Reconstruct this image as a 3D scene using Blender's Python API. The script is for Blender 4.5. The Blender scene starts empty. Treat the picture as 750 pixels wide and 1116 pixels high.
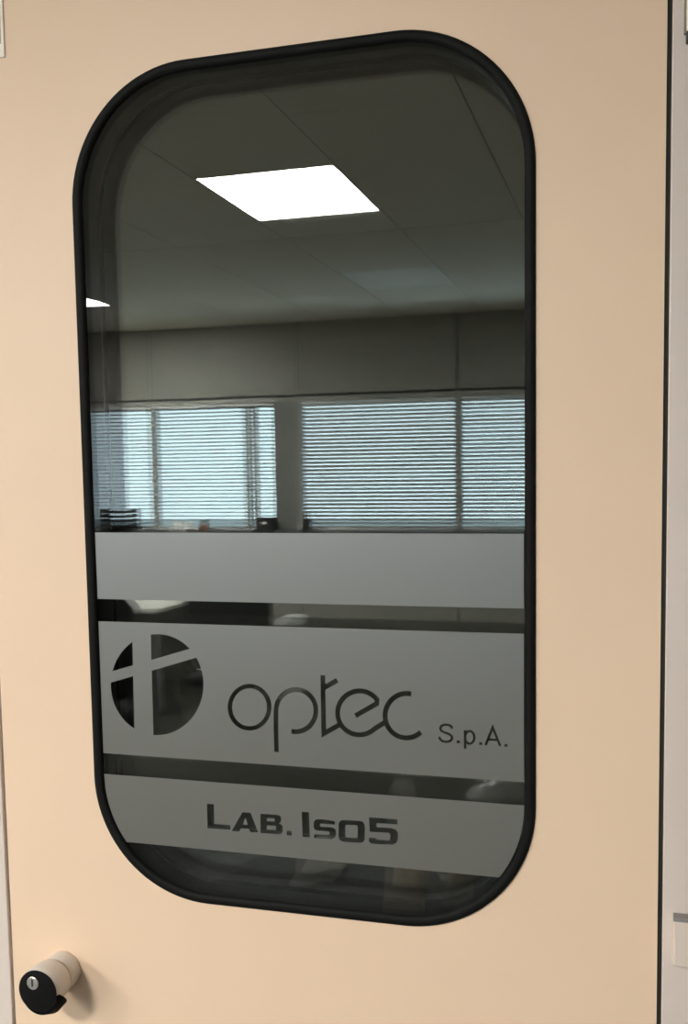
import bpy, bmesh, math, random
from mathutils import Vector, Matrix

random.seed(7)
scn = bpy.context.scene
C = scn.collection
PI = math.pi

# ------------------------------------------------------------------ camera
EYE = 1.64                       # eye height above the floor (m)
DIST = 1.0931                    # camera to door plane (m)
FPX, W, H = 1050.0, 750.0, 1116.0
PPX, PPY = W/2 + 49.76, H/2 + 49.67
YAW, PITCH, ROLL = -0.26148862, -0.08240695, -0.01242853
_f = Vector((math.sin(YAW)*math.cos(PITCH), math.cos(YAW)*math.cos(PITCH), math.sin(PITCH)))
_r = Vector((math.cos(YAW), -math.sin(YAW), 0))
_u = _r.cross(_f)
CR = _r*math.cos(ROLL) + _u*math.sin(ROLL)
CU = -_r*math.sin(ROLL) + _u*math.cos(ROLL)
CF = _f
EYEP = Vector((0, -DIST, EYE))
cd = bpy.data.cameras.new('camera')
cam = bpy.data.objects.new('camera', cd)
C.objects.link(cam)
cam.matrix_world = Matrix(((CR.x, CU.x, -CF.x, EYEP.x), (CR.y, CU.y, -CF.y, EYEP.y), (CR.z, CU.z, -CF.z, EYEP.z), (0, 0, 0, 1)))
cd.sensor_fit = 'VERTICAL'
cd.sensor_height = 36
cd.lens = FPX/H*36
cd.shift_x = -(PPX-W/2)/H
cd.shift_y = (PPY-H/2)/H
cd.clip_start = 0.02
scn.camera = cam

# ------------------------------------------------------------------ world + exposure
world = bpy.data.worlds.new('overcast_sky')
scn.world = world
world.use_nodes = True
bg = world.node_tree.nodes['Background']
bg.inputs[0].default_value = (0.72, 0.89, 1.0, 1)
bg.inputs[1].default_value = 2.1
scn.view_settings.view_transform = 'Standard'
scn.view_settings.look = 'None'
scn.view_settings.gamma = 1
scn.view_settings.use_curve_mapping = False
scn.view_settings.exposure = 1.54
PANEL_STRENGTH = 40.0


def ray(px, py):
    return CF + CR*((px-PPX)/FPX) - CU*((py-PPY)/FPX)


def on_door(px, py, y=0.0):
    """pixel -> (x, z) on the door plane"""
    d = ray(px, py)
    p = EYEP + d*((y-EYEP.y)/d.y)
    return (p.x, p.z)


def mirror(px, py, y=None, z=None):
    """pixel seen in the door glass -> place in the office, at depth y or height z"""
    d = ray(px, py)
    if y is not None:
        k = (-y-EYEP.y)/d.y
    else:
        k = (z-EYEP.z)/d.z
    p = EYEP + d*k
    return Vector((p.x, -p.y, p.z))


# ------------------------------------------------------------------ materials
MATS = {}


def mat(name, col, rough=0.5, metal=0.0, var=0.04, scale=30.0, bump=0.0, bscale=200.0, spec=0.5, coat=0.0):
    m = bpy.data.materials.new(name)
    m.use_nodes = True
    nt = m.node_tree
    b = nt.nodes['Principled BSDF']
    b.inputs['Roughness'].default_value = rough
    b.inputs['Metallic'].default_value = metal
    b.inputs['Specular IOR Level'].default_value = spec
    b.inputs['Coat Weight'].default_value = coat
    tc = nt.nodes.new('ShaderNodeTexCoord')
    nz = nt.nodes.new('ShaderNodeTexNoise')
    nz.inputs['Scale'].default_value = scale
    nz.inputs['Detail'].default_value = 4
    nt.links.new(tc.outputs['Object'], nz.inputs['Vector'])
    rp = nt.nodes.new('ShaderNodeValToRGB')
    rp.color_ramp.elements[0].position = 0.3
    rp.color_ramp.elements[1].position = 0.7
    rp.color_ramp.elements[0].color = tuple(max(0, c*(1-var)) for c in col)+(1,)
    rp.color_ramp.elements[1].color = tuple(min(1, c*(1+var)) for c in col)+(1,)
    nt.links.new(nz.outputs['Fac'], rp.inputs['Fac'])
    nt.links.new(rp.outputs['Color'], b.inputs['Base Color'])
    if bump:
        n2 = nt.nodes.new('ShaderNodeTexNoise')
        n2.inputs['Scale'].default_value = bscale
        nt.links.new(tc.outputs['Object'], n2.inputs['Vector'])
        bp = nt.nodes.new('ShaderNodeBump')
        bp.inputs['Strength'].default_value = bump
        bp.inputs['Distance'].default_value = 0.001
        nt.links.new(n2.outputs['Fac'], bp.inputs['Height'])
        nt.links.new(bp.outputs['Normal'], b.inputs['Normal'])
    MATS[name] = m
    return m


def glass_mat(name, tint, f0=0.042):
    """clear float glass: transmission plus a mirror reflection that rises with the angle"""
    m = bpy.data.materials.new(name)
    m.use_nodes = True
    nt = m.node_tree
    nt.nodes.clear()
    out = nt.nodes.new('ShaderNodeOutputMaterial')
    mix = nt.nodes.new('ShaderNodeMixShader')
    tr = nt.nodes.new('ShaderNodeBsdfTransparent')
    tr.inputs[0].default_value = tint+(1,)
    gl = nt.nodes.new('ShaderNodeBsdfGlossy')
    gl.inputs['Roughness'].default_value = 0.0
    gl.inputs['Color'].default_value = (0.98, 1.0, 0.97, 1)
    geo = nt.nodes.new('ShaderNodeNewGeometry')
    dot = nt.nodes.new('ShaderNodeVectorMath'); dot.operation = 'DOT_PRODUCT'
    nt.links.new(geo.outputs['Incoming'], dot.inputs[0])
    nt.links.new(geo.outputs['Normal'], dot.inputs[1])

    def mth(op, a, b=None):
        n = nt.nodes.new('ShaderNodeMath'); n.operation = op
        for i, v in enumerate((a, b)):
            if v is None:
                continue
            if isinstance(v, (int, float)):
                n.inputs[i].default_value = v
            else:
                nt.links.new(v, n.inputs[i])
        return n.outputs[0]
    c = mth('ABSOLUTE', dot.outputs['Value'])
    k = mth('POWER', mth('SUBTRACT', 1.0, c), 5.0)
    f = mth('ADD', mth('MULTIPLY', k, 1-f0), f0)
    nt.links.new(f, mix.inputs[0])
    nt.links.new(tr.outputs[0], mix.inputs[1])
    nt.links.new(gl.outputs[0], mix.inputs[2])
    nt.links.new(mix.outputs[0], out.inputs[0])
    MATS[name] = m
    return m


def film_mat():
    """satin-etched adhesive film"""
    m = bpy.data.materials.new('frosted_film')
    m.use_nodes = True
    nt = m.node_tree
    nt.nodes.clear()
    out = nt.nodes.new('ShaderNodeOutputMaterial')
    df = nt.nodes.new('ShaderNodeBsdfDiffuse'); df.inputs[0].default_value = (0.098, 0.094, 0.081, 1)
    tl = nt.nodes.new('ShaderNodeBsdfTranslucent'); tl.inputs[0].default_value = (0.32, 0.32, 0.305, 1)
    gl = nt.nodes.new('ShaderNodeBsdfGlossy'); gl.inputs['Roughness'].default_value = 0.36
    gl.inputs['Color'].default_value = (1, 1, 0.98, 1)
    a = nt.nodes.new('ShaderNodeAddShader')
    b = nt.nodes.new('ShaderNodeMixShader'); b.inputs[0].default_value = 0.145
    tc = nt.nodes.new('ShaderNodeTexCoord')
    nz = nt.nodes.new('ShaderNodeTexNoise'); nz.inputs['Scale'].default_value = 600
    nt.links.new(tc.outputs['Object'], nz.inputs['Vector'])
    bp = nt.nodes.new('ShaderNodeBump'); bp.inputs['Strength'].default_value = 0.05; bp.inputs['Distance'].default_value = 0.0005
    nt.links.new(nz.outputs['Fac'], bp.inputs['Height'])
    nt.links.new(bp.outputs['Normal'], gl.inputs['Normal'])
    nt.links.new(df.outputs[0], a.inputs[0]); nt.links.new(tl.outputs[0], a.inputs[1])
    nt.links.new(a.outputs[0], b.inputs[1]); nt.links.new(gl.outputs[0], b.inputs[2])
    nt.links.new(b.outputs[0], out.inputs[0])
    MATS['film'] = m


def emit_mat(name, col, s):
    m = bpy.data.materials.new(name)
    m.use_nodes = True
    nt = m.node_tree
    nt.nodes.clear()
    out = nt.nodes.new('ShaderNodeOutputMaterial')
    e = nt.nodes.new('ShaderNodeEmission')
    e.inputs[0].default_value = col+(1,)
    e.inputs[1].default_value = s
    nt.links.new(e.outputs[0], out.inputs[0])
    MATS[name] = m


def plastic_bag_mat():
    m = bpy.data.materials.new('clear_plastic')
    m.use_nodes = True
    nt = m.node_tree
    nt.nodes.clear()
    out = nt.nodes.new('ShaderNodeOutputMaterial')
    df = nt.nodes.new('ShaderNodeBsdfDiffuse'); df.inputs[0].default_value = (0.95, 0.95, 0.93, 1)
    tr = nt.nodes.new('ShaderNodeBsdfTransparent')
    gl = nt.nodes.new('ShaderNodeBsdfGlossy'); gl.inputs['Roughness'].default_value = 0.15
    tl = nt.nodes.new('ShaderNodeBsdfTranslucent'); tl.inputs[0].default_value = (0.95, 0.95, 0.93, 1)
    m0 = nt.nodes.new('ShaderNodeMixShader'); m0.inputs[0].default_value = 0.5
    nt.links.new(df.outputs[0], m0.inputs[1]); nt.links.new(tl.outputs[0], m0.inputs[2])
    m1 = nt.nodes.new('ShaderNodeMixShader'); m1.inputs[0].default_value = 0.75
    m2 = nt.nodes.new('ShaderNodeMixShader'); m2.inputs[0].default_value = 0.12
    nt.links.new(tr.outputs[0], m1.inputs[1]); nt.links.new(m0.outputs[0], m1.inputs[2])
    nt.links.new(m1.outputs[0], m2.inputs[1]); nt.links.new(gl.outputs[0], m2.inputs[2])
    nt.links.new(m2.outputs[0], out.inputs[0])
    MATS['bag'] = m


mat('door_paint', (0.87, 0.64, 0.45), 0.42, var=0.012, scale=6, bump=0.03, bscale=500, spec=0.35)
mat('door_core', (0.55, 0.50, 0.44), 0.6)
mat('frame_paint', (0.73, 0.62, 0.545), 0.38, var=0.02, scale=8, bump=0.03, bscale=400)
mat('frame_gap', (0.035, 0.038, 0.034), 0.7)
mat('shade_grey', (0.25, 0.235, 0.22), 0.6)  # grey with shade in its colour: left gap line, lower hinge top
mat('rubber', (0.007, 0.007, 0.006), 0.6, var=0.15, bump=0.05, bscale=800, spec=0.12)
mat('spacer_black', (0.003, 0.003, 0.003), 0.6, spec=0.2)
glass_mat('door_glass', (0.95, 0.96, 0.95), 0.036)
glass_mat('coated_glass', (0.93, 0.94, 0.92), 0.10)
glass_mat('window_glass', (0.97, 0.98, 0.98), 0.03)
film_mat()
plastic_bag_mat()
mat('knob_white', (0.66, 0.60, 0.54), 0.38, var=0.02)
mat('knob_black', (0.006, 0.006, 0.006), 0.3, spec=0.25)
mat('grip_black', (0.006, 0.006, 0.006), 0.65, spec=0.05)
mat('steel', (0.72, 0.69, 0.64), 0.3, metal=0.8)
mat('dark_slot', (0.05, 0.045, 0.04), 0.6)
mat('sign_white', (0.97, 0.86, 0.73), 0.5, var=0.02)
mat('sign_print', (0.52, 0.49, 0.46), 0.6)
mat('ink', (0.13, 0.12, 0.11), 0.6)
mat('hinge_cover', (0.74, 0.62, 0.53), 0.4, var=0.02)
mat('hinge_dark', (0.05, 0.05, 0.047), 0.5)
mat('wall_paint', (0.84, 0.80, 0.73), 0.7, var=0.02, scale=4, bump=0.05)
mat('panel_grey', (0.29, 0.28, 0.25), 0.55, var=0.02, scale=3)
mat('mullion_grey', (0.34, 0.33, 0.31), 0.45)
mat('ceiling_tile', (0.80, 0.76, 0.67), 0.85, var=0.05, scale=90, bump=0.2, bscale=250)
mat('ceiling_grid', (0.33, 0.32, 0.29), 0.6)
mat('light_frame', (0.70, 0.70, 0.68), 0.5)
mat('diffuser_off', (0.97, 0.95, 0.90), 0.55)
emit_mat('diffuser_on', (1.0, 0.985, 0.96), PANEL_STRENGTH)
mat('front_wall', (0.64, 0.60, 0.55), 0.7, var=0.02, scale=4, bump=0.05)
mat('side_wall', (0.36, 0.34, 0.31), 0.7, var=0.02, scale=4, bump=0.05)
mat('floor_vinyl', (0.090, 0.087, 0.075), 0.7, spec=0.2, var=0.08, scale=25)
mat('lab_wall', (0.25, 0.25, 0.235), 0.7)
mat('slat', (0.62, 0.64, 0.64), 0.5, var=0.02)
mat('desk_white', (0.72, 0.70, 0.66), 0.45, var=0.03, scale=10)
mat('desk_dark', (0.030, 0.030, 0.028), 0.6, var=0.1, spec=0.2)
mat('desk_metal', (0.30, 0.30, 0.30), 0.4, metal=0.6)
mat('black_plastic', (0.020, 0.020, 0.020), 0.45)
mat('black_mesh', (0.022, 0.022, 0.022), 0.85, var=0.3, scale=300)
mat('screen', (0.012, 0.013, 0.015), 0.15)
mat('paper', (0.80, 0.79, 0.76), 0.7, var=0.03)
mat('terracotta', (0.40, 0.18, 0.10), 0.8)
mat('leaf', (0.07, 0.16, 0.05), 0.6, var=0.3)
mat('white_plastic', (0.75, 0.75, 0.72), 0.35)
mat('mug_ceramic', (0.62, 0.61, 0.58), 0.25)
mat('parapet', (0.34, 0.36, 0.37), 0.8, var=0.1)
mat('cabinet_grey', (0.17, 0.17, 0.16), 0.5)

# ------------------------------------------------------------------ mesh helpers


def smooth(me, ang=35):
    for p in me.polygons:
        p.use_smooth = True
    if hasattr(me, 'set_sharp_from_angle'):
        me.set_sharp_from_angle(angle=math.radians(ang))


def obj(name, bm_or_me, m, parent=None, loc=None, sm=False):
    if isinstance(bm_or_me, bmesh.types.BMesh):
        me = bpy.data.meshes.new(name)
        bmesh.ops.recalc_face_normals(bm_or_me, faces=bm_or_me.faces)
        bm_or_me.to_mesh(me)
        bm_or_me.free()
    else:
        me = bm_or_me
    if m and not me.materials:
        me.materials.append(MATS[m])
    if sm:
        smooth(me)
    o = bpy.data.objects.new(name, me)
    C.objects.link(o)
    if parent:
        o.parent = parent
    if loc is not None:
        o.location = loc
    return o


def empty(name, loc=(0, 0, 0), rz=0.0):
    o = bpy.data.objects.new(name, None)
    o.empty_display_size = 0.05
    C.objects.link(o)
    o.location = loc
    o.rotation_euler = (0, 0, rz)
    return o


def tag(o, label, cat, group=None):
    o['label'] = label
    o['category'] = cat
    if group:
        o['group'] = group
    return o


def struct(o, label=None, cat=None):
    o['kind'] = 'structure'
    if label:
        o['label'] = label
    if cat:
        o['category'] = cat
    return o


def box(x0, x1, y0, y1, z0, z1, bev=0.0, bm=None, seg=2):
    b = bmesh.new()
    vs = [b.verts.new(p) for p in ((x0, y0, z0), (x1, y0, z0), (x1, y1, z0), (x0, y1, z0), (x0, y0, z1), (x1, y0, z1), (x1, y1, z1), (x0, y1, z1))]
    for f in ((0, 3, 2, 1), (4, 5, 6, 7), (0, 1, 5, 4), (1, 2, 6, 5), (2, 3, 7, 6), (3, 0, 4, 7)):
        b.faces.new([vs[i] for i in f])
    if bev:
        bmesh.ops.bevel(b, geom=b.edges[:], offset=bev, segments=seg, affect='EDGES', profile=0.5)
    if bm is None:
        return b
    join(bm, b)
    return bm


def join(dst, src):
    me = bpy.data.meshes.new('tmp')
    src.to_mesh(me)
    src.free()
    dst.from_mesh(me)
    bpy.data.meshes.remove(me)


def lathe(prof, n=32, axis='z', closed=False):
    """prof: list of (r, h)"""
    b = bmesh.new()
    rings = []
    for r, h in prof:
        ring = []
        if r < 1e-6:
            v = b.verts.new((0, 0, h))
            ring = [v]*n
        else:
            for i in range(n):
                a = 2*PI*i/n
                ring.append(b.verts.new((r*math.cos(a), r*math.sin(a), h)))
        rings.append(ring)
    for A, B in zip(rings, rings[1:]):
        for i in range(n):
            j = (i+1) % n
            q = []
            for v in (A[i], A[j], B[j], B[i]):
                if v not in q:
                    q.append(v)
            if len(q) > 2:
                try:
                    b.faces.new(q)
                except ValueError:
                    pass
    if axis == '-y':
        bmesh.ops.rotate(b, verts=b.verts, matrix=Matrix.Rotation(PI/2, 3, 'X'))
    return b


def tube(pts, r, n=8, cap=True):
    b = bmesh.new()
    rings = []
    pts = [Vector(p) for p in pts]
    up = Vector((0.123, 0.27, 1)).normalized()
    for i, p in enumerate(pts):
        t = (pts[min(i+1, len(pts)-1)]-pts[max(i-1, 0)]).normalized()
        a = t.cross(up)
        if a.length < 1e-4:
            a = t.cross(Vector((1, 0, 0)))
        a.normalize()
        c = t.cross(a)
        rr = r[i] if isinstance(r, (list, tuple)) else r
        rings.append([b.verts.new(p+(a*math.cos(2*PI*k/n)+c*math.sin(2*PI*k/n))*rr) for k in range(n)])
    for A, B in zip(rings, rings[1:]):
        for i in range(n):
            b.faces.new((A[i], A[(i+1) % n], B[(i+1) % n], B[i]))
    if cap:
        b.faces.new(rings[0]); b.faces.new(rings[-1])
    return b


def fill2d(name, loops, y0, y1):
    """(x, z) loops filled even-odd, as a slab from y0 to y1"""
    cu = bpy.data.curves.new(name, 'CURVE')
    cu.dimensions = '2D'
    cu.fill_mode = 'BOTH'
    cu.extrude = abs(y1-y0)/2
    for lp in loops:
        s = cu.splines.new('POLY')
        s.points.add(len(lp)-1)
        for p, q in zip(s.points, lp):
            p.co = (q[0], q[1], 0, 1)
        s.use_cyclic_u = True
    t = bpy.data.objects.new(name, cu)
    C.objects.link(t)
    dg = bpy.context.evaluated_depsgraph_get()
    dg.update()
    me = bpy.data.meshes.new_from_object(t.evaluated_get(dg))
    bpy.data.objects.remove(t)
    bpy.data.curves.remove(cu)
    ym = (y0+y1)/2
    for v in me.vertices:
        x, z, e = v.co
        v.co = (x, ym-e, z)
    me.materials.clear()
    b = bmesh.new()
    b.from_mesh(me)
    bmesh.ops.remove_doubles(b, verts=b.verts, dist=1e-6)
    bmesh.ops.recalc_face_normals(b, faces=b.faces)
    b.to_mesh(me)
    b.free()
    me.name = name
    return me


def inside(p, lp):
    c = False
    n = len(lp)
    for i in range(n):
        a, b = lp[i], lp[i-1]
        if (a[1] > p[1]) != (b[1] > p[1]) and p[0] < (b[0]-a[0])*(p[1]-a[1])/(b[1]-a[1])+a[0]:
            c = not c
    return c


def cut_sheet(name, outer, shapes, y0, y1):
    """sheet with cut-outs; shapes: list of (outline, [islands left standing])"""
    from mathutils.geometry import delaunay_2d_cdt
    vs, es = [], []
    for lp in [outer]+[l for o, hs in shapes for l in [o]+hs]:
        k = len(vs)
        vs += [Vector((q[0], q[1]-EYE)) for q in lp]
        es += [(k+i, k+(i+1) % len(lp)) for i in range(len(lp))]
    V, _, F, *_r = delaunay_2d_cdt(vs, es, [], 0, 1e-7)
    bx = [(min(q[0] for q in o), max(q[0] for q in o), min(q[1] for q in o), max(q[1] for q in o)) for o, hs in shapes]
    b = bmesh.new()
    bv = [b.verts.new((v.x, y0, v.y+EYE)) for v in V]
    for f in F:
        c = (sum(V[i].x for i in f)/3, sum(V[i].y for i in f)/3+EYE)
        if not inside(c, outer):
            continue
        cut = False
        for (o, hs), q in zip(shapes, bx):
            if q[0] <= c[0] <= q[1] and q[2] <= c[1] <= q[3] and inside(c, o) and not any(inside(c, h) for h in hs):
                cut = True
                break
        if not cut:
            b.faces.new([bv[i] for i in f])
    for v in [v for v in b.verts if not v.link_faces]:
        b.verts.remove(v)
    g = bmesh.ops.extrude_face_region(b, geom=b.faces[:])
    bmesh.ops.translate(b, verts=[v for v in g['geom'] if isinstance(v, bmesh.types.BMVert)], vec=(0, y1-y0, 0))
    return b


def rrect(x0, x1, z0, z1, r, n=20):
    out = []
    for cx, cz, a0 in ((x1-r, z1-r, 0), (x0+r, z1-r, 90), (x0+r, z0+r, 180), (x1-r, z0+r, 270)):
        for i in range(n+1):
            a = math.radians(a0+90*i/n)
            out.append((cx+r*math.cos(a), cz+r*math.sin(a)))
    return out


def clip(poly, a, b, c):
    """keep a*x + b*z <= c of a convex polygon"""
    out = []
    n = len(poly)
    for i in range(n):
        p, q = poly[i], poly[(i+1) % n]
        dp = a*p[0]+b*p[1]-c
        dq = a*q[0]+b*q[1]-c
        if dp <= 0:
            out.append(p)
        if dp*dq < 0:
            t = dp/(dp-dq)
            out.append((p[0]+(q[0]-p[0])*t, p[1]+(q[1]-p[1])*t))
    return out


def stroke(path, w):
    """outline of an open polyline of width w"""
    L, R = [], []
    n = len(path)
    for i in range(n):
        if i == 0:
            d = Vector(path[1])-Vector(path[0]); k = 1
        elif i == n-1:
            d = Vector(path[-1])-Vector(path[-2]); k = 1
        else:
            d1 = (Vector(path[i])-Vector(path[i-1])).normalized()
            d2 = (Vector(path[i+1])-Vector(path[i])).normalized()
            d = d1+d2
            k = 1/max(0.35, math.cos(d1.angle(d2)/2))
        d.normalize()
        nx, nz = -d.y*w/2*k, d.x*w/2*k
        L.append((path[i][0]+nx, path[i][1]+nz))
        R.append((path[i][0]-nx, path[i][1]-nz))
    return L+R[::-1]


# ------------------------------------------------------------------ key sizes
DX0, DX1 = -0.8341, 0.0159           # door leaf
DZ0, DZ1 = 0.008, 2.32
DT = 0.046                           # leaf thickness
WX0, WX1 = -0.6965, -0.1211          # outer edge of the window gasket
WZ0, WZ1 = EYE-0.5409, EYE+0.5005
WR = 0.158
GW = 0.0125                          # gasket width
CEIL = EYE+1.2101
BACK = -5.98                         # face of the glazed partition
OX0, OX1 = -6.42, 2.42               # office side walls
WT = 0.10                            # wall thickness

# ------------------------------------------------------------------ shell: floors, walls, ceiling
fl = obj('floor', box(OX0-WT, OX1+WT, BACK-0.08, 3.1, -0.1, 0.0), 'floor_vinyl')
struct(fl)

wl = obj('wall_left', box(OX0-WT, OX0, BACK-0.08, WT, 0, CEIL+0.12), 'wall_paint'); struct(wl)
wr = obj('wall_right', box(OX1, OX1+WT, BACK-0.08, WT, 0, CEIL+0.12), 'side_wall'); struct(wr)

FW = 0.075                            # frame face width
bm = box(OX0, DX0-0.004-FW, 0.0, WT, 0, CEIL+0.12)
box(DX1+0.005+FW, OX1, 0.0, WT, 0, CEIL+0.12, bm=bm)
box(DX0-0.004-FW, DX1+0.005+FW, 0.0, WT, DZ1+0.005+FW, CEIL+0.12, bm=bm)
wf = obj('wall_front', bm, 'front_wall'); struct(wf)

# lab behind the door: unlit
bm = box(-2.6, -2.5, WT, 3.0, 0, 2.7)
wll = obj('wall_lab_left', bm, 'lab_wall'); struct(wll)
wlr = obj('wall_lab_right', box(1.5, 1.6, WT, 3.0, 0, 2.7), 'lab_wall'); struct(wlr)
wlb = obj('wall_lab_back', box(-2.6, 1.6, 3.0, 3.1, 0, 2.7), 'lab_wall'); struct(wlb)
clb = obj('ceiling_lab', box(-2.6, 1.6, WT, 3.1, 2.7, 2.8), 'lab_wall'); struct(clb)

# ------------------------------------------------------------------ door frame
tr = empty('trim_1', (0, 0, 0)); struct(tr, 'pale grey metal door frame around the beige door')
obj('jamb', box(DX0-0.004-FW, DX0-0.004, -0.002, WT+0.002, 0, DZ1+0.005, 0.0015), 'frame_paint', tr)
obj('jamb', box(DX1+0.0052, DX1+0.005+FW, -0.002, WT+0.002, 0, DZ1+0.005, 0.0015), 'frame_paint', tr)
obj('head_jamb', box(DX0-0.004-FW, DX1+0.005+FW, -0.002, WT+0.002, DZ1+0.005, DZ1+0.005+FW, 0.0015), 'frame_paint', tr)
obj('gap_strip', box(DX0-0.004, DX0, 0.003, WT, 0, DZ1), 'shade_grey', tr)  # grey strip painted in as the shadow line left of the leaf
obj('gap_strip', box(DX1, DX1+0.0052, 0.006, WT, 0, DZ1), 'frame_gap', tr)
obj('gap_strip', box(DX0-0.004, DX1+0.005, 0.006, WT, DZ1, DZ1+0.005), 'frame_gap', tr)
# hinge covers on the right jamb
h1 = obj('hinge', box(0.0335, 0.078, -0.016, -0.002, EYE-0.546, EYE-0.4945, 0.0012), 'hinge_cover', tr)
obj('hinge_rim', box(0.0315, 0.0345, -0.0125, -0.002, EYE-0.548, EYE-0.4935, 0.0006), 'hinge_cover', h1)
obj('hinge_cap', box(0.0325, 0.078, -0.0165, -0.002, EYE-0.4945, EYE-0.490, 0.0008), 'shade_grey', h1)  # grey colour puts the shade on the hinge's top edge
h2 = obj('hinge', box(0.0350, 0.078, -0.012, -0.002, EYE+0.456, EYE+0.512, 0.0012), 'sign_white', tr)
obj('hinge_rim', box(0.0325, 0.0348, -0.006, -0.002, EYE+0.456, EYE+0.512, 0.0006), 'shade_grey', h2)
obj('hinge_cap', box(0.0345, 0.078, -0.013, -0.002, EYE+0.446, EYE+0.456, 0.0012), 'hinge_dark', h2)

# ------------------------------------------------------------------ door
door = empty('door_1', (DX1, 0, 0))
struct(door, 'beige painted lab door with tall rounded window and white knob')


def dpart(name, me, m, parent=None, sm=False):
    o = obj(name, me, m, parent or door, sm=sm)
    if parent is None:
        o.location = (-DX1, 0, 0)
    return o


hole = rrect(WX0+0.004, WX1-0.004, WZ0+0.004, WZ1-0.004, WR-0.004, 24)
me = fill2d('leaf', [[(DX0, DZ0), (DX1, DZ0), (DX1, DZ1), (DX0, DZ1)], hole], 0.0, DT)
leaf = dpart('leaf', me, 'door_paint')


def ring_sweep(profile, closed=True, n=24):
    """profile: (inset, y) points swept round the window outline"""
    b = bmesh.new()
    loops = []
    for ins, y in profile:
        lp = rrect(WX0+ins, WX1-ins, WZ0+ins, WZ1-ins, WR-ins, n)
        loops.append([b.verts.new((x, y, z)) for x, z in lp])
    m = len(loops)
    for k in range(m if closed else m-1):
        A, B = loops[k], loops[(k+1) % m]
        N = len(A)
        for i in range(N):
            b.faces.new((A[i], A[(i+1) % N], B[(i+1) % N], B[i]))
    return b


gprof = [(0.0, -0.0002), (0.0005, -0.0022), (0.002, -0.0036), (0.005, -0.0042), (0.0085, -0.0038), (0.011, -0.0026), (GW, -0.0004), (GW, 0.0005), (0.004, 0.0005)]
gk = dpart('gasket', ring_sweep(gprof), 'rubber', sm=True); gk['label'] = 'black rubber gasket around the door window'
gprof2 = [(i, DT-y) for i, y in gprof]
dpart('gasket', ring_sweep(gprof2), 'rubber', sm=True)
PG0 = 0.0008                       # front pane outer face
PG1 = DT-0.0068                    # second pane front face
SI = 0.0095
dpart('spacer', ring_sweep([(0.0042, PG0+0.006), (SI, PG0+0.006), (SI, PG1), (0.0042, PG1)]), 'spacer_black')
gl = rrect(WX0+0.0045, WX1-0.0045, WZ0+0.0045, WZ1-0.0045, WR-0.0045, 24)
p1 = dpart('glass_pane', fill2d('glass_pane', [gl], PG0, PG0+0.006), 'door_glass'); p1['label'] = 'clear outer glass pane reflecting the office'
dpart('glass_pane', fill2d('glass_pane', [gl], PG1, PG1+0.006), 'coated_glass')

# ---- frosted film bands with cut-out lettering
inner = rrect(WX0+GW+0.0012, WX1-GW-0.0012, WZ0+GW+0.0012, WZ1-GW-0.0012, WR-GW-0.0012, 24)


def band(zt, zb):
    return clip(clip(inner, 0, 1, EYE+zt), 0, -1, -(EYE+zb))


def cv(pts, x0, y0, s):
    return [on_door(x0+p[0]/s, y0+p[1]/s) for p in pts]


def arc(cx, cy, rx, ry, a0, a1, n=28):
    return [(cx+rx*math.cos(math.radians(a0+(a1-a0)*i/n)), cy+ry*math.sin(math.radians(a0+(a1-a0)*i/n))) for i in range(n+1)]


cuts2 = []
# round emblem: disc split by an upright bar and a rising cross bar
E0 = (110, 680, 6.25)
el = arc(382, 414, 316, 344, 0, 360, 90)[:-1]


def half(poly, p, q, side):
    # keep the side of the line p->q (image coordinates, side=+1: right-hand/below)
    a, b = -(q[1]-p[1]), (q[0]-p[0])
    c = a*p[0]+b*p[1]
    return clip(poly, a, b, c) if side < 0 else clip(poly, -a, -b, -c)


VL = ((212, 60), (229, 780))
VR = ((338, 60), (357, 780))
HU = ((70, 325), (587, 175))
HL = ((66, 400), (632, 235))
cuts2.append(cv(half(half(el, *VL, 1), *HU, -1), *E0))
cuts2.append(cv(half(half(el, *VR, -1), *HU, -1), *E0))
cuts2.append(cv(half(half(el, *VL, 1), *HL, 1), *E0))
cuts2.append((cv(half(half(el, *VR, -1), *HL, 1), *E0), [cv([(645, 309), (720, 300), (720, 319)], *E0)]))
# lower-case brand lettering drawn with thin strokes
O0 = (240, 720, 750/230)
SW = 0.0062
cuts2.append((cv(arc(104, 166, 78, 83, 0, 360, 48)[:-1], *O0), [cv(arc(104, 166, 62, 67, 0, 360, 48)[:-1], *O0)]))
pp = [(200, 325), (198, 250)] + arc(269, 178, 71, 75, 180, 360+103, 36)
cuts2.append(stroke(cv(pp, *O0), SW))
cuts2.append(stroke(cv([(364.5, 52), (366, 160), (368.5, 259), (424, 228)], *O0), SW))
cuts2.append(stroke(cv([(368, 97), (416, 70)], *O0), SW))
ep = [(480, 196), (520, 174), (556, 153)] + arc(495, 186, 78, 78, -30, -270-46, 40)[1:] + [(584, 221)]
cuts2.append(stroke(cv(ep, *O0), SW))
cp = [(679, 119)] + arc(662, 196, 76, 79, -88, -270-42, 36)
cuts2.append(stroke(cv(cp, *O0), SW))


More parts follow.
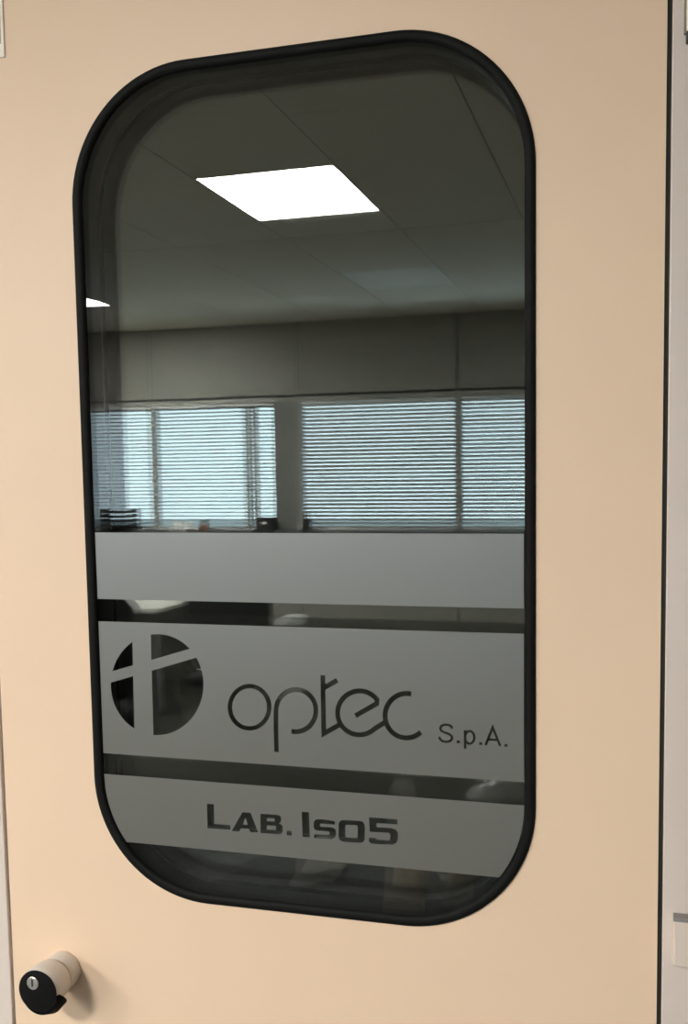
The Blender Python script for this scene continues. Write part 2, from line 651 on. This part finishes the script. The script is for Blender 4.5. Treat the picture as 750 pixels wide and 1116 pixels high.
# small company suffix
A0 = (470, 770, 6.25)
TW = 0.0029
cuts2.append(stroke(cv([(143, 152), (136, 135), (118, 126), (92, 124), (70, 132), (62, 149), (68, 166), (90, 177), (120, 187), (139, 202), (142, 220), (129, 236), (102, 241), (75, 236), (59, 221), (55, 206)], *A0), TW))
cuts2.append(cv([(174, 231), (194, 232), (194, 251), (174, 250)], *A0))
cuts2.append(stroke(cv([(230, 162), (231, 288)], *A0), TW))
cuts2.append((cv(arc(262, 211, 40, 51, 0, 360, 32)[:-1], *A0), [cv(arc(262, 211, 23, 35, 0, 360, 32)[:-1], *A0)]))
cuts2.append(cv([(327, 243), (347, 244), (347, 263), (327, 262)], *A0))
cuts2.append(stroke(cv([(371, 264), (419, 142), (470, 270)], *A0), TW))
cuts2.append(stroke(cv([(388, 225), (456, 229)], *A0), TW))
cuts2.append(cv([(499, 255), (520, 256), (520, 275), (499, 274)], *A0))

# extended bold small capitals
B0 = (210, 860, 3.125)
cuts3 = []
cuts3.append(cv([(48, 50), (72, 52), (73, 119), (128, 123), (128, 139), (50, 134)], *B0))
cuts3.append(cv([(169, 79), (197, 81), (223, 148), (196, 147), (191, 136), (164, 134), (158, 145), (132, 143)], *B0))
cuts3[-1] = (cuts3[-1], [cv([(180, 98), (187, 122), (171, 121)], *B0)])
cuts3.append(cv([(230, 84), (287, 88), (297, 91), (301, 97), (301, 110), (293, 118), (303, 122), (307, 128), (306, 146), (302, 152), (294, 155), (231, 150)], *B0))
cuts3[-1] = (cuts3[-1], [cv([(253, 99), (278, 101), (279, 111), (253, 110)], *B0), cv([(253, 124), (283, 126), (283, 140), (253, 138)], *B0)])
cuts3.append(cv([(320, 142), (337, 143), (337, 159), (320, 158)], *B0))
cuts3.append(cv([(371, 77), (396, 79), (399, 165), (374, 163)], *B0))
cuts3.append(cv([(484, 110), (484, 122), (437, 118), (434, 121), (434, 126), (438, 128), (474, 131), (484, 136), (488, 143), (488, 156), (484, 165), (474, 171), (440, 170), (413, 167), (413, 154), (462, 157), (466, 154), (466, 148), (462, 145), (425, 142), (415, 138), (412, 130), (412, 115), (416, 107), (424, 103), (440, 103)], *B0))


def rr_img(x0, x1, y0, y1, r, k, n=6):
    return [(x, y+k*(x-(x0+x1)/2)) for x, y in rrect(x0, x1, y0, y1, r, n)]


cuts3.append(cv(rr_img(497, 586, 107, 182, 17, 0.06), *B0))
cuts3[-1] = (cuts3[-1], [cv(rr_img(520, 562, 123, 166, 6, 0.06), *B0)])
cuts3.append(cv([(600, 96), (697, 103), (698, 121), (626, 116), (627, 130), (676, 133), (691, 138), (699, 148), (699, 173), (693, 184), (680, 190), (640, 189), (607, 186), (600, 178), (600, 165), (624, 167), (627, 172), (668, 175), (673, 170), (673, 154), (668, 150), (603, 146)], *B0))

cuts2 = [c if isinstance(c, tuple) else (c, []) for c in cuts2]
cuts3 = [c if isinstance(c, tuple) else (c, []) for c in cuts3]
FY0, FY1 = PG0-0.0004, PG0-0.0001
f1 = dpart('frosted_film', cut_sheet('frosted_film', band(-0.0649, -0.1505), [], FY0, FY1), 'film')
f1['label'] = 'plain frosted film band on the glass'
f2 = dpart('frosted_film', cut_sheet('frosted_film', band(-0.1796, -0.3532), cuts2, FY0, FY1), 'film')
f2['label'] = 'frosted film band with cut-out round emblem and company lettering'
f3 = dpart('frosted_film', cut_sheet('frosted_film', band(-0.381, -0.470), cuts3, FY0, FY1), 'film')
f3['label'] = 'frosted film band with cut-out LAB. ISO5 lettering'

# ---- knob: white collar and barrel, black end face with a key cylinder
kx, kz = on_door(71.0, 1055.0)
kb = dpart('door_knob', lathe([(0.0, 0.0), (0.0240, 0.0), (0.0245, 0.001), (0.0247, 0.005), (0.0245, 0.021), (0.0238, 0.0228), (0.0222, 0.0238), (0.0222, 0.0250),
                               (0.0248, 0.0262), (0.0270, 0.0285), (0.0280, 0.034), (0.0285, 0.052), (0.0280, 0.0582), (0.0268, 0.0600), (0.0, 0.0600)], 56, '-y'), 'knob_white', sm=True)
kb.location = (kx-DX1, 0, kz)
kb['label'] = 'white door knob with black end face'
kf = dpart('end_face', lathe([(0.0, 0.0598), (0.0272, 0.0598), (0.0278, 0.0606), (0.0272, 0.0617), (0.0235, 0.0625), (0.0, 0.0630)], 56, '-y'), 'knob_black', kb, sm=True)
kc = dpart('key_cylinder', lathe([(0.0, 0.0620), (0.0084, 0.0620), (0.0084, 0.0636), (0.0077, 0.0641), (0.0, 0.0641)], 28, '-y'), 'steel', kb, sm=True)
kc.location = (-0.0052, 0, 0.0112)
ks = dpart('key_slot', box(-0.0012, 0.0012, -0.0645, -0.0636, -0.004, 0.0056, 0.0002), 'dark_slot', kb)
ks.location = (-0.0052, 0, 0.0112)
# black thumb grip hugging the underside of the barrel
b = bmesh.new()
rows = []
NA = 24
for i in range(NA+1):
    a = math.radians(212 + (354-212)*i/NA)
    s = math.sin(PI*i/NA)
    d0, d1 = 0.0600, 0.0600-0.004-0.028*s
    row = []
    for r, d in ((0.0262, d0), (0.0272+0.0050*s, d0), (0.0282+0.0100*s, (d0*0.6+d1*0.4)), (0.0284+0.0080*s, d1), (0.0262, d1)):
        row.append(b.verts.new((r*math.cos(a), -d, r*math.sin(a))))
    rows.append(row)
for A, B_ in zip(rows, rows[1:]):
    for k in range(5):
        b.faces.new((A[k], A[(k+1) % 5], B_[(k+1) % 5], B_[k]))
b.faces.new(rows[0]); b.faces.new(rows[-1])
dpart('thumb_grip', b, 'grip_black', kb, sm=True)

# ---- small framed notice at the top corner of the leaf
sx1, sz0 = -0.784, EYE+0.5325
nt_ = dpart('notice', box(sx1-0.046, sx1, -0.0022, 0.0, sz0, sz0+0.115, 0.0008), 'sign_white')
nt_['label'] = 'small white framed notice on the upper door corner'
obj('print', box(sx1-0.043, sx1-0.0042, -0.0027, -0.0022, sz0+0.016, sz0+0.105), 'sign_print', nt_)
for k in range(7):
    zz = sz0+0.022+k*0.0105
    for x_0, w_ in ((-0.0400, 0.010+0.004*(k % 2)), (-0.0250, 0.0130), (-0.0095, 0.0040)):
        obj('text_line', box(sx1+x_0, sx1+x_0+w_, -0.0030, -0.0027, zz, zz+0.0042), 'ink', nt_)

# ------------------------------------------------------------------ ceiling: tiles in a sunk grid
TS = 0.6
LX0 = -1.7772                       # left edge of the lit panel's column
LY0 = -3.1523                       # far edge of the lit panel's row
ce = obj('ceiling', box(OX0, OX1, BACK-0.05, 0.0, CEIL+0.012, CEIL+0.12), 'ceiling_grid'); struct(ce)
gridx = [LX0+TS*i for i in range(-9, 8)]
gridy = [LY0+TS*j for j in range(-6, 7)]
panels = {}                         # (col, row): lit
for i, j, lit in ((0, 0, True), (0, -3, False), (-4, -3, True), (-4, 0, True), (4, 0, False), (4, -3, False), (0, 3, False), (-4, 3, False), (4, 3, False)):
    panels[(i, j)] = lit
tile_me = {}


def tile_mesh(w, d):
    k = (round(w, 3), round(d, 3))
    if k not in tile_me:
        b_ = box(0, w, 0, d, 0, 0.012, 0.002, seg=1)
        m_ = bpy.data.meshes.new('ceiling_tile')
        b_.to_mesh(m_); b_.free()
        m_.materials.append(MATS['ceiling_tile'])
        tile_me[k] = m_
    return tile_me[k]


GAP = 0.0022
for i in range(-9, 8):
    for j in range(-6, 7):
        if (i, j) in panels:
            continue
        x0, x1 = max(OX0, LX0+TS*i), min(OX1, LX0+TS*(i+1))
        y0, y1 = max(BACK, LY0+TS*j), min(0, LY0+TS*(j+1))
        if x1-x0 < 0.03 or y1-y0 < 0.03:
            continue
        obj('ceiling_tile', tile_mesh(x1-x0-2*GAP, y1-y0-2*GAP), None, ce, (x0+GAP, y0+GAP, CEIL))
LBL = {(0, 0): 'lit square ceiling panel reflected in the middle of the door window',
       (0, -3): 'unlit square ceiling panel nearest the blinds, same row of tiles as the bright one',
       (-4, -3): 'lit square ceiling panel in the far corner by the letter trays',
       (-4, 0): 'lit square ceiling panel halfway along the left office wall',
       (-4, 3): 'unlit square ceiling panel close to the left end of the door wall',
       (0, 3): 'unlit square ceiling panel right above the worktable by the door',
       (4, 0): 'unlit square ceiling panel halfway along the right office wall',
       (4, -3): 'unlit square ceiling panel in the right corner by the blinds',
       (4, 3): 'unlit square ceiling panel close to the right end of the door wall'}
for (i, j), lit in panels.items():
    x0, y0 = LX0+TS*i, LY0+TS*j
    t = empty('ceiling_light', (x0+TS/2, y0+TS/2, CEIL))
    tag(t, LBL[(i, j)], 'ceiling light', 'square panels set into the office ceiling')
    b = bmesh.new()
    e, w_ = TS/2-0.001, 0.008
    box(-e, e, -e, -e+w_, -0.002, 0.010, bm=b)
    box(-e, e, e-w_, e, -0.002, 0.010, bm=b)
    box(-e, -e+w_, -e+w_, e-w_, -0.002, 0.010, bm=b)
    box(e-w_, e, -e+w_, e-w_, -0.002, 0.010, bm=b)
    obj('frame', b, 'light_frame', t)
    obj('diffuser', box(-e+w_, e-w_, -e+w_, e-w_, 0.001, 0.010), 'diffuser_on' if lit else 'diffuser_off', t)

# ------------------------------------------------------------------ glazed partition with blinds
BAY = 1.2613
MX = [-3.892-2*BAY+BAY*k for k in range(8)]     # mullion centres
SILL, HEAD = EYE-0.402, EYE+0.60
wb = empty('wall_back', (0, BACK, 0)); struct(wb, 'office partition with grey panels above and below its windows')
for x in MX:
    obj('mullion', box(x-0.016, x+0.016, -0.07, 0.012, SILL-0.045, HEAD+0.05, 0.002), 'mullion_grey', wb)
    obj('joint_strip', box(x-0.006, x+0.006, -0.05, 0.002, HEAD+0.05, CEIL), 'frame_gap', wb)
    obj('joint_strip', box(x-0.006, x+0.006, -0.05, 0.002, 0, SILL-0.045), 'frame_gap', wb)
obj('core', box(OX0, OX1, -0.08, -0.052, HEAD+0.02, CEIL+0.12), 'panel_grey', wb)
obj('core', box(OX0, OX1, -0.08, -0.052, 0, SILL-0.02), 'panel_grey', wb)
for k in range(7):
    x0, x1 = MX[k]+0.006, MX[k+1]-0.006
    obj('panel', box(x0, x1, -0.05, 0.006, HEAD+0.055, CEIL-0.004, 0.002), 'panel_grey', wb)
    obj('panel', box(x0, x1, -0.05, 0.006, 0.006, SILL-0.045, 0.002), 'panel_grey', wb)
    obj('head_rail', box(MX[k]+0.016, MX[k+1]-0.016, -0.06, 0.014, HEAD, HEAD+0.036, 0.003), 'mullion_grey', wb)
    obj('joint_strip', box(MX[k]+0.006, MX[k+1]-0.006, -0.05, 0.0, HEAD+0.036, HEAD+0.055), 'frame_gap', wb)
obj('sill', box(OX0, OX1, -0.06, 0.16, SILL-0.040, SILL-0.006, 0.004), 'panel_grey', wb)

slat_bm = bmesh.new()
SWD = 0.025
SLW = BAY-0.056-0.02
for i in range(5):
    t = i/4-0.5
    z = 0.0028*(1-4*t*t)
    for s in (0, 1):
        slat_bm.verts.new(((s-0.5), t*SWD, z))
slat_bm.verts.ensure_lookup_table()
for i in range(4):
    a = 2*i
    slat_bm.faces.new([slat_bm.verts[q] for q in (a, a+1, a+3, a+2)])
bmesh.ops.solidify(slat_bm, geom=slat_bm.faces[:], thickness=0.0006)
slat_me = bpy.data.meshes.new('slat')
bmesh.ops.recalc_face_normals(slat_bm, faces=slat_bm.faces)
slat_bm.to_mesh(slat_me); slat_bm.free()
slat_me.materials.append(MATS['slat'])
smooth(slat_me)
BL = {0: 'venetian blind in the bay touching the left office wall', 1: 'venetian blind behind the black letter trays',
      2: 'venetian blind behind the small potted plant, shortened by a grey panel', 3: 'venetian blind above the small white paper stack',
      4: 'half-closed venetian blind next to the one above the paper stack', 5: 'venetian blind one bay from the right office wall',
      6: 'venetian blind in the bay touching the right office wall'}
TILT = [18, 18, 24, 50, 52, 52, 52]
PITCHZ = 0.0295
for k in range(7):
    x0, x1 = MX[k]+0.016, MX[k+1]-0.016
    if k == 2:
        x1 = -2.835
    xc, wd = (x0+x1)/2, x1-x0-0.012
    wn = empty('window_%d' % (k+1), ((MX[k]+MX[k+1])/2, BACK, SILL)); struct(wn)
    hw = BAY/2-0.016
    hh = HEAD-SILL
    b = bmesh.new()
    box(-hw, hw, -0.06, -0.02, 0, 0.03, bm=b); box(-hw, hw, -0.06, -0.02, hh-0.03, hh, bm=b)
    box(-hw, -hw+0.01, -0.06, -0.02, 0.03, hh-0.03, bm=b); box(hw-0.01, hw, -0.06, -0.02, 0.03, hh-0.03, bm=b)
    obj('window_frame', b, 'mullion_grey', wn)
    obj('pane', box(-hw+0.01, hw-0.01, -0.045, -0.039, 0.03, hh-0.03), 'window_glass', wn)
    if k == 2:
        for xx in (-3.078, -3.012):
            obj('glazing_bar', box(xx-0.017-wn.location.x, xx+0.017-wn.location.x, -0.060, -0.024, 0.03, hh-0.03), 'mullion_grey', wn)
        obj('infill_panel', box(x1-wn.location.x, hw, -0.018, 0.010, 0.0, hh, 0.002), 'cabinet_grey', wn)
    vb = empty('venetian_blind', (xc, BACK, SILL))
    tag(vb, BL[k], 'blind', 'venetian blinds along the office partition')
    obj('headrail', box(-wd/2, wd/2, -0.013, 0.013, hh-0.024, hh-0.002, 0.002), 'slat', vb)
    obj('bottom_rail', box(-wd/2, wd/2, -0.012, 0.012, 0.004, 0.014, 0.002), 'slat', vb)
    n = int((hh-0.055)/PITCHZ)
    for q in range(n+1):
        s = obj('slat', slat_me, None, vb, (0, 0, 0.026+q*PITCHZ))
        s.scale = (wd, 1, 1)
        s.rotation_euler = (math.radians(TILT[k]), 0, 0)
    for sx_ in (-0.36, 0.36):
        obj('ladder_cord', box(sx_*wd-0.0012, sx_*wd+0.0012, 0.0125, 0.0137, 0.01, hh-0.02), 'slat', vb)

# outside: a low roof parapet below the sky
pa = obj('roof_parapet', box(-16, 12, -12.6, -12.3, -3.0, EYE-0.60, 0.02), 'parapet')
tag(pa, 'low grey roof parapet outside behind the blinds', 'parapet')

# ------------------------------------------------------------------ things on the partition sill
SY = BACK+0.085
# letter trays
t = empty('letter_trays', (-4.15, SY, SILL-0.006)); tag(t, 'black stack of letter trays on the partition sill', 'letter tray')
for k in range(5):
    b = box(-0.125, 0.125, -0.07, 0.07, 0.002+k*0.038, 0.006+k*0.038)
    box(-0.125, -0.120, -0.07, 0.07, 0.002+k*0.038, 0.030+k*0.038, bm=b)
    box(0.120, 0.125, -0.07, 0.07, 0.002+k*0.038, 0.030+k*0.038, bm=b)
    box(-0.125, 0.125, 0.062, 0.067, 0.002+k*0.038, 0.020+k*0.038, bm=b)
    obj('tray', b, 'black_plastic', t)
b = bmesh.new()
for sx_ in (-0.118, 0.118):
    for sy_ in (-0.06, 0.06):
        box(sx_-0.004, sx_+0.004, sy_-0.004, sy_+0.004, 0, 0.19, bm=b)
obj('risers', b, 'black_plastic', t)
# potted plant
t = empty('potted_plant', (-3.415, SY, SILL-0.006)); tag(t, 'small leafy plant in a clay pot on the partition sill', 'plant')
obj('pot', lathe([(0, 0), (0.024, 0), (0.034, 0.05), (0.037, 0.05), (0.037, 0.06), (0.031, 0.06), (0.029, 0.052), (0, 0.05)], 20), 'terracotta', t, sm=True)
for k in range(9):
    a = k*2.4
    L_ = 0.05+0.02*random.random()
    b = bmesh.new()
    d = Vector((math.cos(a), math.sin(a), 0))
    sd = Vector((-d.y, d.x, 0))
    pts = []
    for q in range(5):
        u = q/4
        c_ = d*(L_*0.6*u)+Vector((0, 0, 0.05+L_*(1.1*u-0.35*u*u)))
        w_ = 0.012*math.sin(PI*(0.12+0.86*u))
        pts.append((b.verts.new(c_-sd*w_), b.verts.new(c_+Vector((0, 0, -0.003))), b.verts.new(c_+sd*w_)))
    for A, B_ in zip(pts, pts[1:]):
        b.faces.new((A[0], A[1], B_[1], B_[0])); b.faces.new((A[1], A[2], B_[2], B_[1]))
    bmesh.ops.solidify(b, geom=b.faces[:], thickness=0.001)
    obj('leaf', b, 'leaf', t, sm=True)
# black desk boxes and paper
t = empty('pen_box', (-2.885, SY, SILL-0.006)); tag(t, 'black open storage box beside the grey panel on the sill', 'box')
b = box(-0.065, 0.065, -0.05, 0.05, 0, 0.006)
for a in ((-0.065, 0.065, -0.05, -0.045), (-0.065, 0.065, 0.045, 0.05), (-0.065, -0.06, -0.045, 0.045), (0.06, 0.065, -0.045, 0.045)):
    box(*a, 0.006, 0.11, bm=b)
obj('body', b, 'black_plastic', t)
obj('label_holder', box(-0.02, 0.02, 0.05, 0.052, 0.06, 0.08), 'paper', t)
t = empty('pencil_cup', (-2.545, SY, SILL-0.006)); tag(t, 'small dark pencil cup beside the partition mullion', 'pencil cup')
obj('cup', lathe([(0, 0), (0.032, 0), (0.034, 0.10), (0.030, 0.10), (0.028, 0.006), (0, 0.006)], 20), 'black_plastic', t, sm=True)
for k in range(4):
    a = k*1.7
    obj('pencil', tube([(0.010*math.cos(a), 0.010*math.sin(a), 0.006), (0.024*math.cos(a), 0.024*math.sin(a), 0.15)], 0.0035, 6), 'desk_metal', t)
t = empty('paper_stack', (-2.26, SY, SILL-0.006)); tag(t, 'low white paper stack on the partition sill', 'paper')
for k in range(4):
    b = box(-0.10, 0.10, -0.06, 0.06, 0.006*k, 0.006*k+0.0055)
    o = obj('sheet_bundle', b, 'paper', t); o.rotation_euler = (0, 0, 0.05*(k % 3-1))
for q, (px, lab) in enumerate(((186, 'pale picture card leaning on the blind by the potted plant'), (197, 'pale picture card leaning on the mullion side of the blind'))):
    t = empty('picture_card', (mirror(px, 570, y=SY).x, SY-0.03, SILL-0.006)); tag(t, lab, 'card')
    o = obj('card', box(-0.035, 0.035, -0.002, 0.002, 0, 0.08), 'paper', t); o.rotation_euler = (math.radians(10), 0, 0)
    o2 = obj('stand', box(-0.01, 0.01, -0.03, -0.004, 0, 0.004), 'paper', t)

# ------------------------------------------------------------------ desks, chairs, monitors


def desk(name, loc, w, d, h, top, label):
    t = empty(name, loc); tag(t, label, 'desk')
    obj('desktop', box(-w/2, w/2, -d/2, d/2, h-0.028, h, 0.003), top, t)
    for sx_ in (-1, 1):
        for sy_ in (-1, 1):
            x_, y_ = sx_*(w/2-0.05), sy_*(d/2-0.05)
            obj('leg', box(x_-0.022, x_+0.022, y_-0.022, y_+0.022, 0, h-0.028, 0.003), 'desk_metal', t)
    obj('back_panel', box(-w/2+0.08, w/2-0.08, -d/2+0.055, -d/2+0.07, h-0.40, h-0.03), 'desk_metal', t)
    return t


desk('desk', (-4.15, -5.27, 0), 1.75, 0.80, 0.75, 'desk_white', 'white office desk below the letter trays')
desk('desk', (1.2, -5.27, 0), 1.7, 0.80, 0.75, 'desk_white', 'white office desk in the right corner of the office')


def monitor(loc, rz, label):
    t = empty('monitor', loc, rz); tag(t, label, 'monitor', 'monitors on the office desks')
    obj('housing', box(-0.27, 0.27, -0.022, 0.0, 0.10, 0.43, 0.006), 'black_plastic', t)
    obj('screen', box(-0.26, 0.26, 0.0002, 0.002, 0.115, 0.42), 'screen', t)
    obj('neck', box(-0.03, 0.03, -0.045, -0.022, 0.008, 0.26, 0.004), 'black_plastic', t)
    obj('base', box(-0.12, 0.12, -0.12, 0.08, 0.0, 0.010, 0.004), 'black_plastic', t)


monitor((-4.75, -5.40, 0.75), 0.2, 'black monitor on the desk below the letter trays')
monitor((1.2, -5.40, 0.75), 0.0, 'black monitor on the desk in the right corner')


def chair(loc, rz, label):
    t = empty('office_chair', loc, rz); tag(t, label, 'chair', 'black swivel chairs at the office desks')
    # curved back, facing +y
    b = bmesh.new()
    nx, nz = 12, 10
    front, back = [], []
    for layer, dst in ((0.0, front), (-0.035, back)):
        for j in range(nz+1):
            v_ = j/nz
            row = []
            hw_ = 0.245*(1-abs(2*v_-1)**6*0.28)
            for i in range(nx+1):
                u_ = 2*i/nx-1
                row.append(b.verts.new((u_*hw_, -0.24+layer+0.05*u_*u_-0.06*v_, 0.56+0.52*v_)))
            dst.append(row)
    for G in (front, back):
        for j in range(nz):
            for i in range(nx):
                b.faces.new((G[j][i], G[j][i+1], G[j+1][i+1], G[j+1][i]))
    rim = [(j, 0) for j in range(nz+1)]+[(nz, i) for i in range(1, nx+1)]+[(j, nx) for j in range(nz-1, -1, -1)]+[(0, i) for i in range(nx-1, 0, -1)]
    for (a_, c_), (d_, e_) in zip(rim, rim[1:]+rim[:1]):
        b.faces.new((front[a_][c_], front[d_][e_], back[d_][e_], back[a_][c_]))
    obj('backrest', b, 'black_mesh', t, sm=True)
    obj('seat', box(-0.25, 0.25, -0.23, 0.25, 0.43, 0.50, 0.025, seg=3), 'black_mesh', t, sm=True)
    obj('back_bar', tube([(0, -0.05, 0.425), (0, -0.27, 0.43), (0, -0.31, 0.52), (0, -0.315, 0.75)], 0.018, 8), 'black_plastic', t, sm=True)
    obj('gas_lift', lathe([(0, 0.09), (0.032, 0.09), (0.032, 0.25), (0.02, 0.25), (0.02, 0.43), (0, 0.43)], 16), 'black_plastic', t, sm=True)
    for s_ in (-1, 1):
        obj('armrest', tube([(0.25*s_, 0.0, 0.45), (0.31*s_, 0.0, 0.50), (0.31*s_, 0.0, 0.66), (0.31*s_, -0.10, 0.675), (0.31*s_, 0.14, 0.675)], 0.016, 8), 'black_plastic', t, sm=True)
    for k in range(5):
        a = k*2*PI/5+0.3
        lg = obj('base_arm', tube([(0, 0, 0.11), (0.16*math.cos(a), 0.16*math.sin(a), 0.095), (0.29*math.cos(a), 0.29*math.sin(a), 0.07)], [0.025, 0.02, 0.014], 8), 'black_plastic', t, sm=True)
        cs = lathe([(0, -0.012), (0.024, -0.012), (0.028, -0.008), (0.028, 0.008), (0.024, 0.012), (0, 0.012)], 14)
        bmesh.ops.rotate(cs, verts=cs.verts, matrix=Matrix.Rotation(PI/2, 3, 'X') @ Matrix.Rotation(0, 3, 'Z'))
        bmesh.ops.translate(cs, verts=cs.verts, vec=(0.29*math.cos(a), 0.29*math.sin(a), 0.0285))
        obj('caster', cs, 'black_plastic', lg, sm=True)


chair((-2.42, -4.25, 0), math.radians(165), 'black swivel chair with curved back beside the white desk')
chair((-3.55, -4.45, 0), math.radians(200), 'black swivel chair drawn up to the desk below the letter trays')
chair((-2.78, -3.15, 0), math.radians(140), 'black swivel chair standing alone in the middle of the office')
chair((1.1, -4.45, 0), math.radians(180), 'black swivel chair at the desk in the right corner')

# white bin by the partition
t = empty('waste_bin', (-2.56, -5.60, 0)); tag(t, 'white round waste bin against the partition', 'bin')
obj('body', lathe([(0, 0), (0.12, 0), (0.13, 0.54), (0.135, 0.55), (0.135, 0.56), (0.126, 0.56), (0.115, 0.01), (0, 0.01)], 32), 'white_plastic', t, sm=True)
obj('lid', lathe([(0.136, 0.558), (0.137, 0.575), (0.12, 0.60), (0.07, 0.62), (0, 0.625)], 32), 'white_plastic', t, sm=True)

# ------------------------------------------------------------------ worktable by the door with wrapped parts
TZ = EYE-0.94
TY0, TY1, TX0_, TX1_ = -1.42, -0.52, -1.30, -0.16
desk('worktable', ((TX0_+TX1_)/2, (TY0+TY1)/2, 0), TX1_-TX0_, TY1-TY0, TZ, 'desk_dark', 'dark worktable close to the door with plastic bags on it')


def bag(loc, sx_, sy_, sz_, seed, label):
    rnd = random.Random(seed)
    b = bmesh.new()
    bmesh.ops.create_icosphere(b, subdivisions=3, radius=1)
    dirs = [(Vector((rnd.gauss(0, 1), rnd.gauss(0, 1), rnd.gauss(0, 1))).normalized(), rnd.uniform(-0.28, 0.3)) for _ in range(26)]
    for v in b.verts:
        n = v.co.normalized()
        k = 1.0
        for d, amp in dirs:
            c_ = n.dot(d)
            if c_ > 0.72:
                k += amp*(c_-0.72)/0.28
        k += rnd.uniform(-0.05, 0.05)
        p = n*k
        z_ = max(-0.55, p.z)
        tw = max(0, n.z-0.6)
        v.co = (p.x*sx_*(1-tw*0.9), p.y*sy_*(1-tw*0.9), (z_+0.55)*sz_/1.55*(1+tw*0.6))
    t = empty('plastic_bag', loc); tag(t, label, 'bag', 'crumpled clear bags on the worktable')
    obj('film', b, 'bag', t)
    a = rnd.uniform(0, 6)
    obj('twisted_end', tube([(0, 0, sz_*0.98), (0.01*math.cos(a), 0.01*math.sin(a), sz_*1.12), (0.02*math.cos(a), 0.02*math.sin(a), sz_*1.25)], [0.006, 0.004, 0.010], 7), 'bag', t)
    return t


p = mirror(343, 948, z=TZ+0.02); bag((p.x, p.y, TZ), 0.055, 0.05, 0.06, 3, 'small crumpled clear plastic bag lying on the worktable')
p = mirror(545, 905, z=TZ+0.02); bag((p.x, p.y, TZ), 0.105, 0.08, 0.135, 5, 'large crumpled clear plastic bag at the table end')

# conical wash bottle wrapped at the top
p = mirror(440, 1003, z=TZ)
t = empty('wash_bottle', (p.x, p.y, TZ)); tag(t, 'white cone-shaped bottle with plastic over its cap on the worktable', 'bottle')
obj('body', lathe([(0, 0), (0.043, 0), (0.046, 0.004), (0.045, 0.02), (0.034, 0.210), (0.026, 0.236), (0.017, 0.246), (0.017, 0.256), (0, 0.256)], 32), 'white_plastic', t, sm=True)
obj('cap', lathe([(0.019, 0.250), (0.020, 0.252), (0.020, 0.270), (0.010, 0.276), (0, 0.276)], 24), 'white_plastic', t, sm=True)
b = bmesh.new()
bmesh.ops.create_icosphere(b, subdivisions=3, radius=1)
rnd = random.Random(11)
for v in b.verts:
    k = 1+rnd.uniform(-0.14, 0.14)
    v.co = (v.co.x*0.031*k, v.co.y*0.028*k, 0.268+v.co.z*0.036*k)
obj('plastic_wrap', b, 'bag', t)
# mug
p = mirror(480, 990, z=TZ)
t = empty('mug', (p.x+0.03, p.y-0.03, TZ)); tag(t, 'pale ceramic mug beside the cone-shaped bottle', 'mug')
obj('body', lathe([(0, 0), (0.034, 0), (0.037, 0.003), (0.037, 0.088), (0.034, 0.088), (0.033, 0.006), (0, 0.006)], 28), 'mug_ceramic', t, sm=True)
obj('handle', tube([(-0.036, 0, 0.070), (-0.052, 0, 0.072), (-0.062, 0, 0.058), (-0.062, 0, 0.036), (-0.052, 0, 0.022), (-0.036, 0, 0.022)], 0.005, 8), 'mug_ceramic', t, sm=True)
# loose sheets
for q, (px, py, rz, lab) in enumerate(((236, 950, 0.5, 'loose grey sheet lying flat on the dark worktable'),)):
    p = mirror(px, py, z=TZ)
    b = bmesh.new()
    g = [[b.verts.new((-0.05+0.1*i/4, -0.07+0.14*j/4, 0.001+0.004*((i/4-0.5)**2+(j/4-0.5)**2))) for i in range(5)] for j in range(5)]
    for j in range(4):
        for i in range(4):
            b.faces.new((g[j][i], g[j][i+1], g[j+1][i+1], g[j+1][i]))
    bmesh.ops.solidify(b, geom=b.faces[:], thickness=0.0005)
    o = obj('paper_sheet', b, 'cabinet_grey', None, (p.x, p.y, TZ+0.0005)); o.rotation_euler = (0, 0, rz)
    tag(o, lab, 'paper')
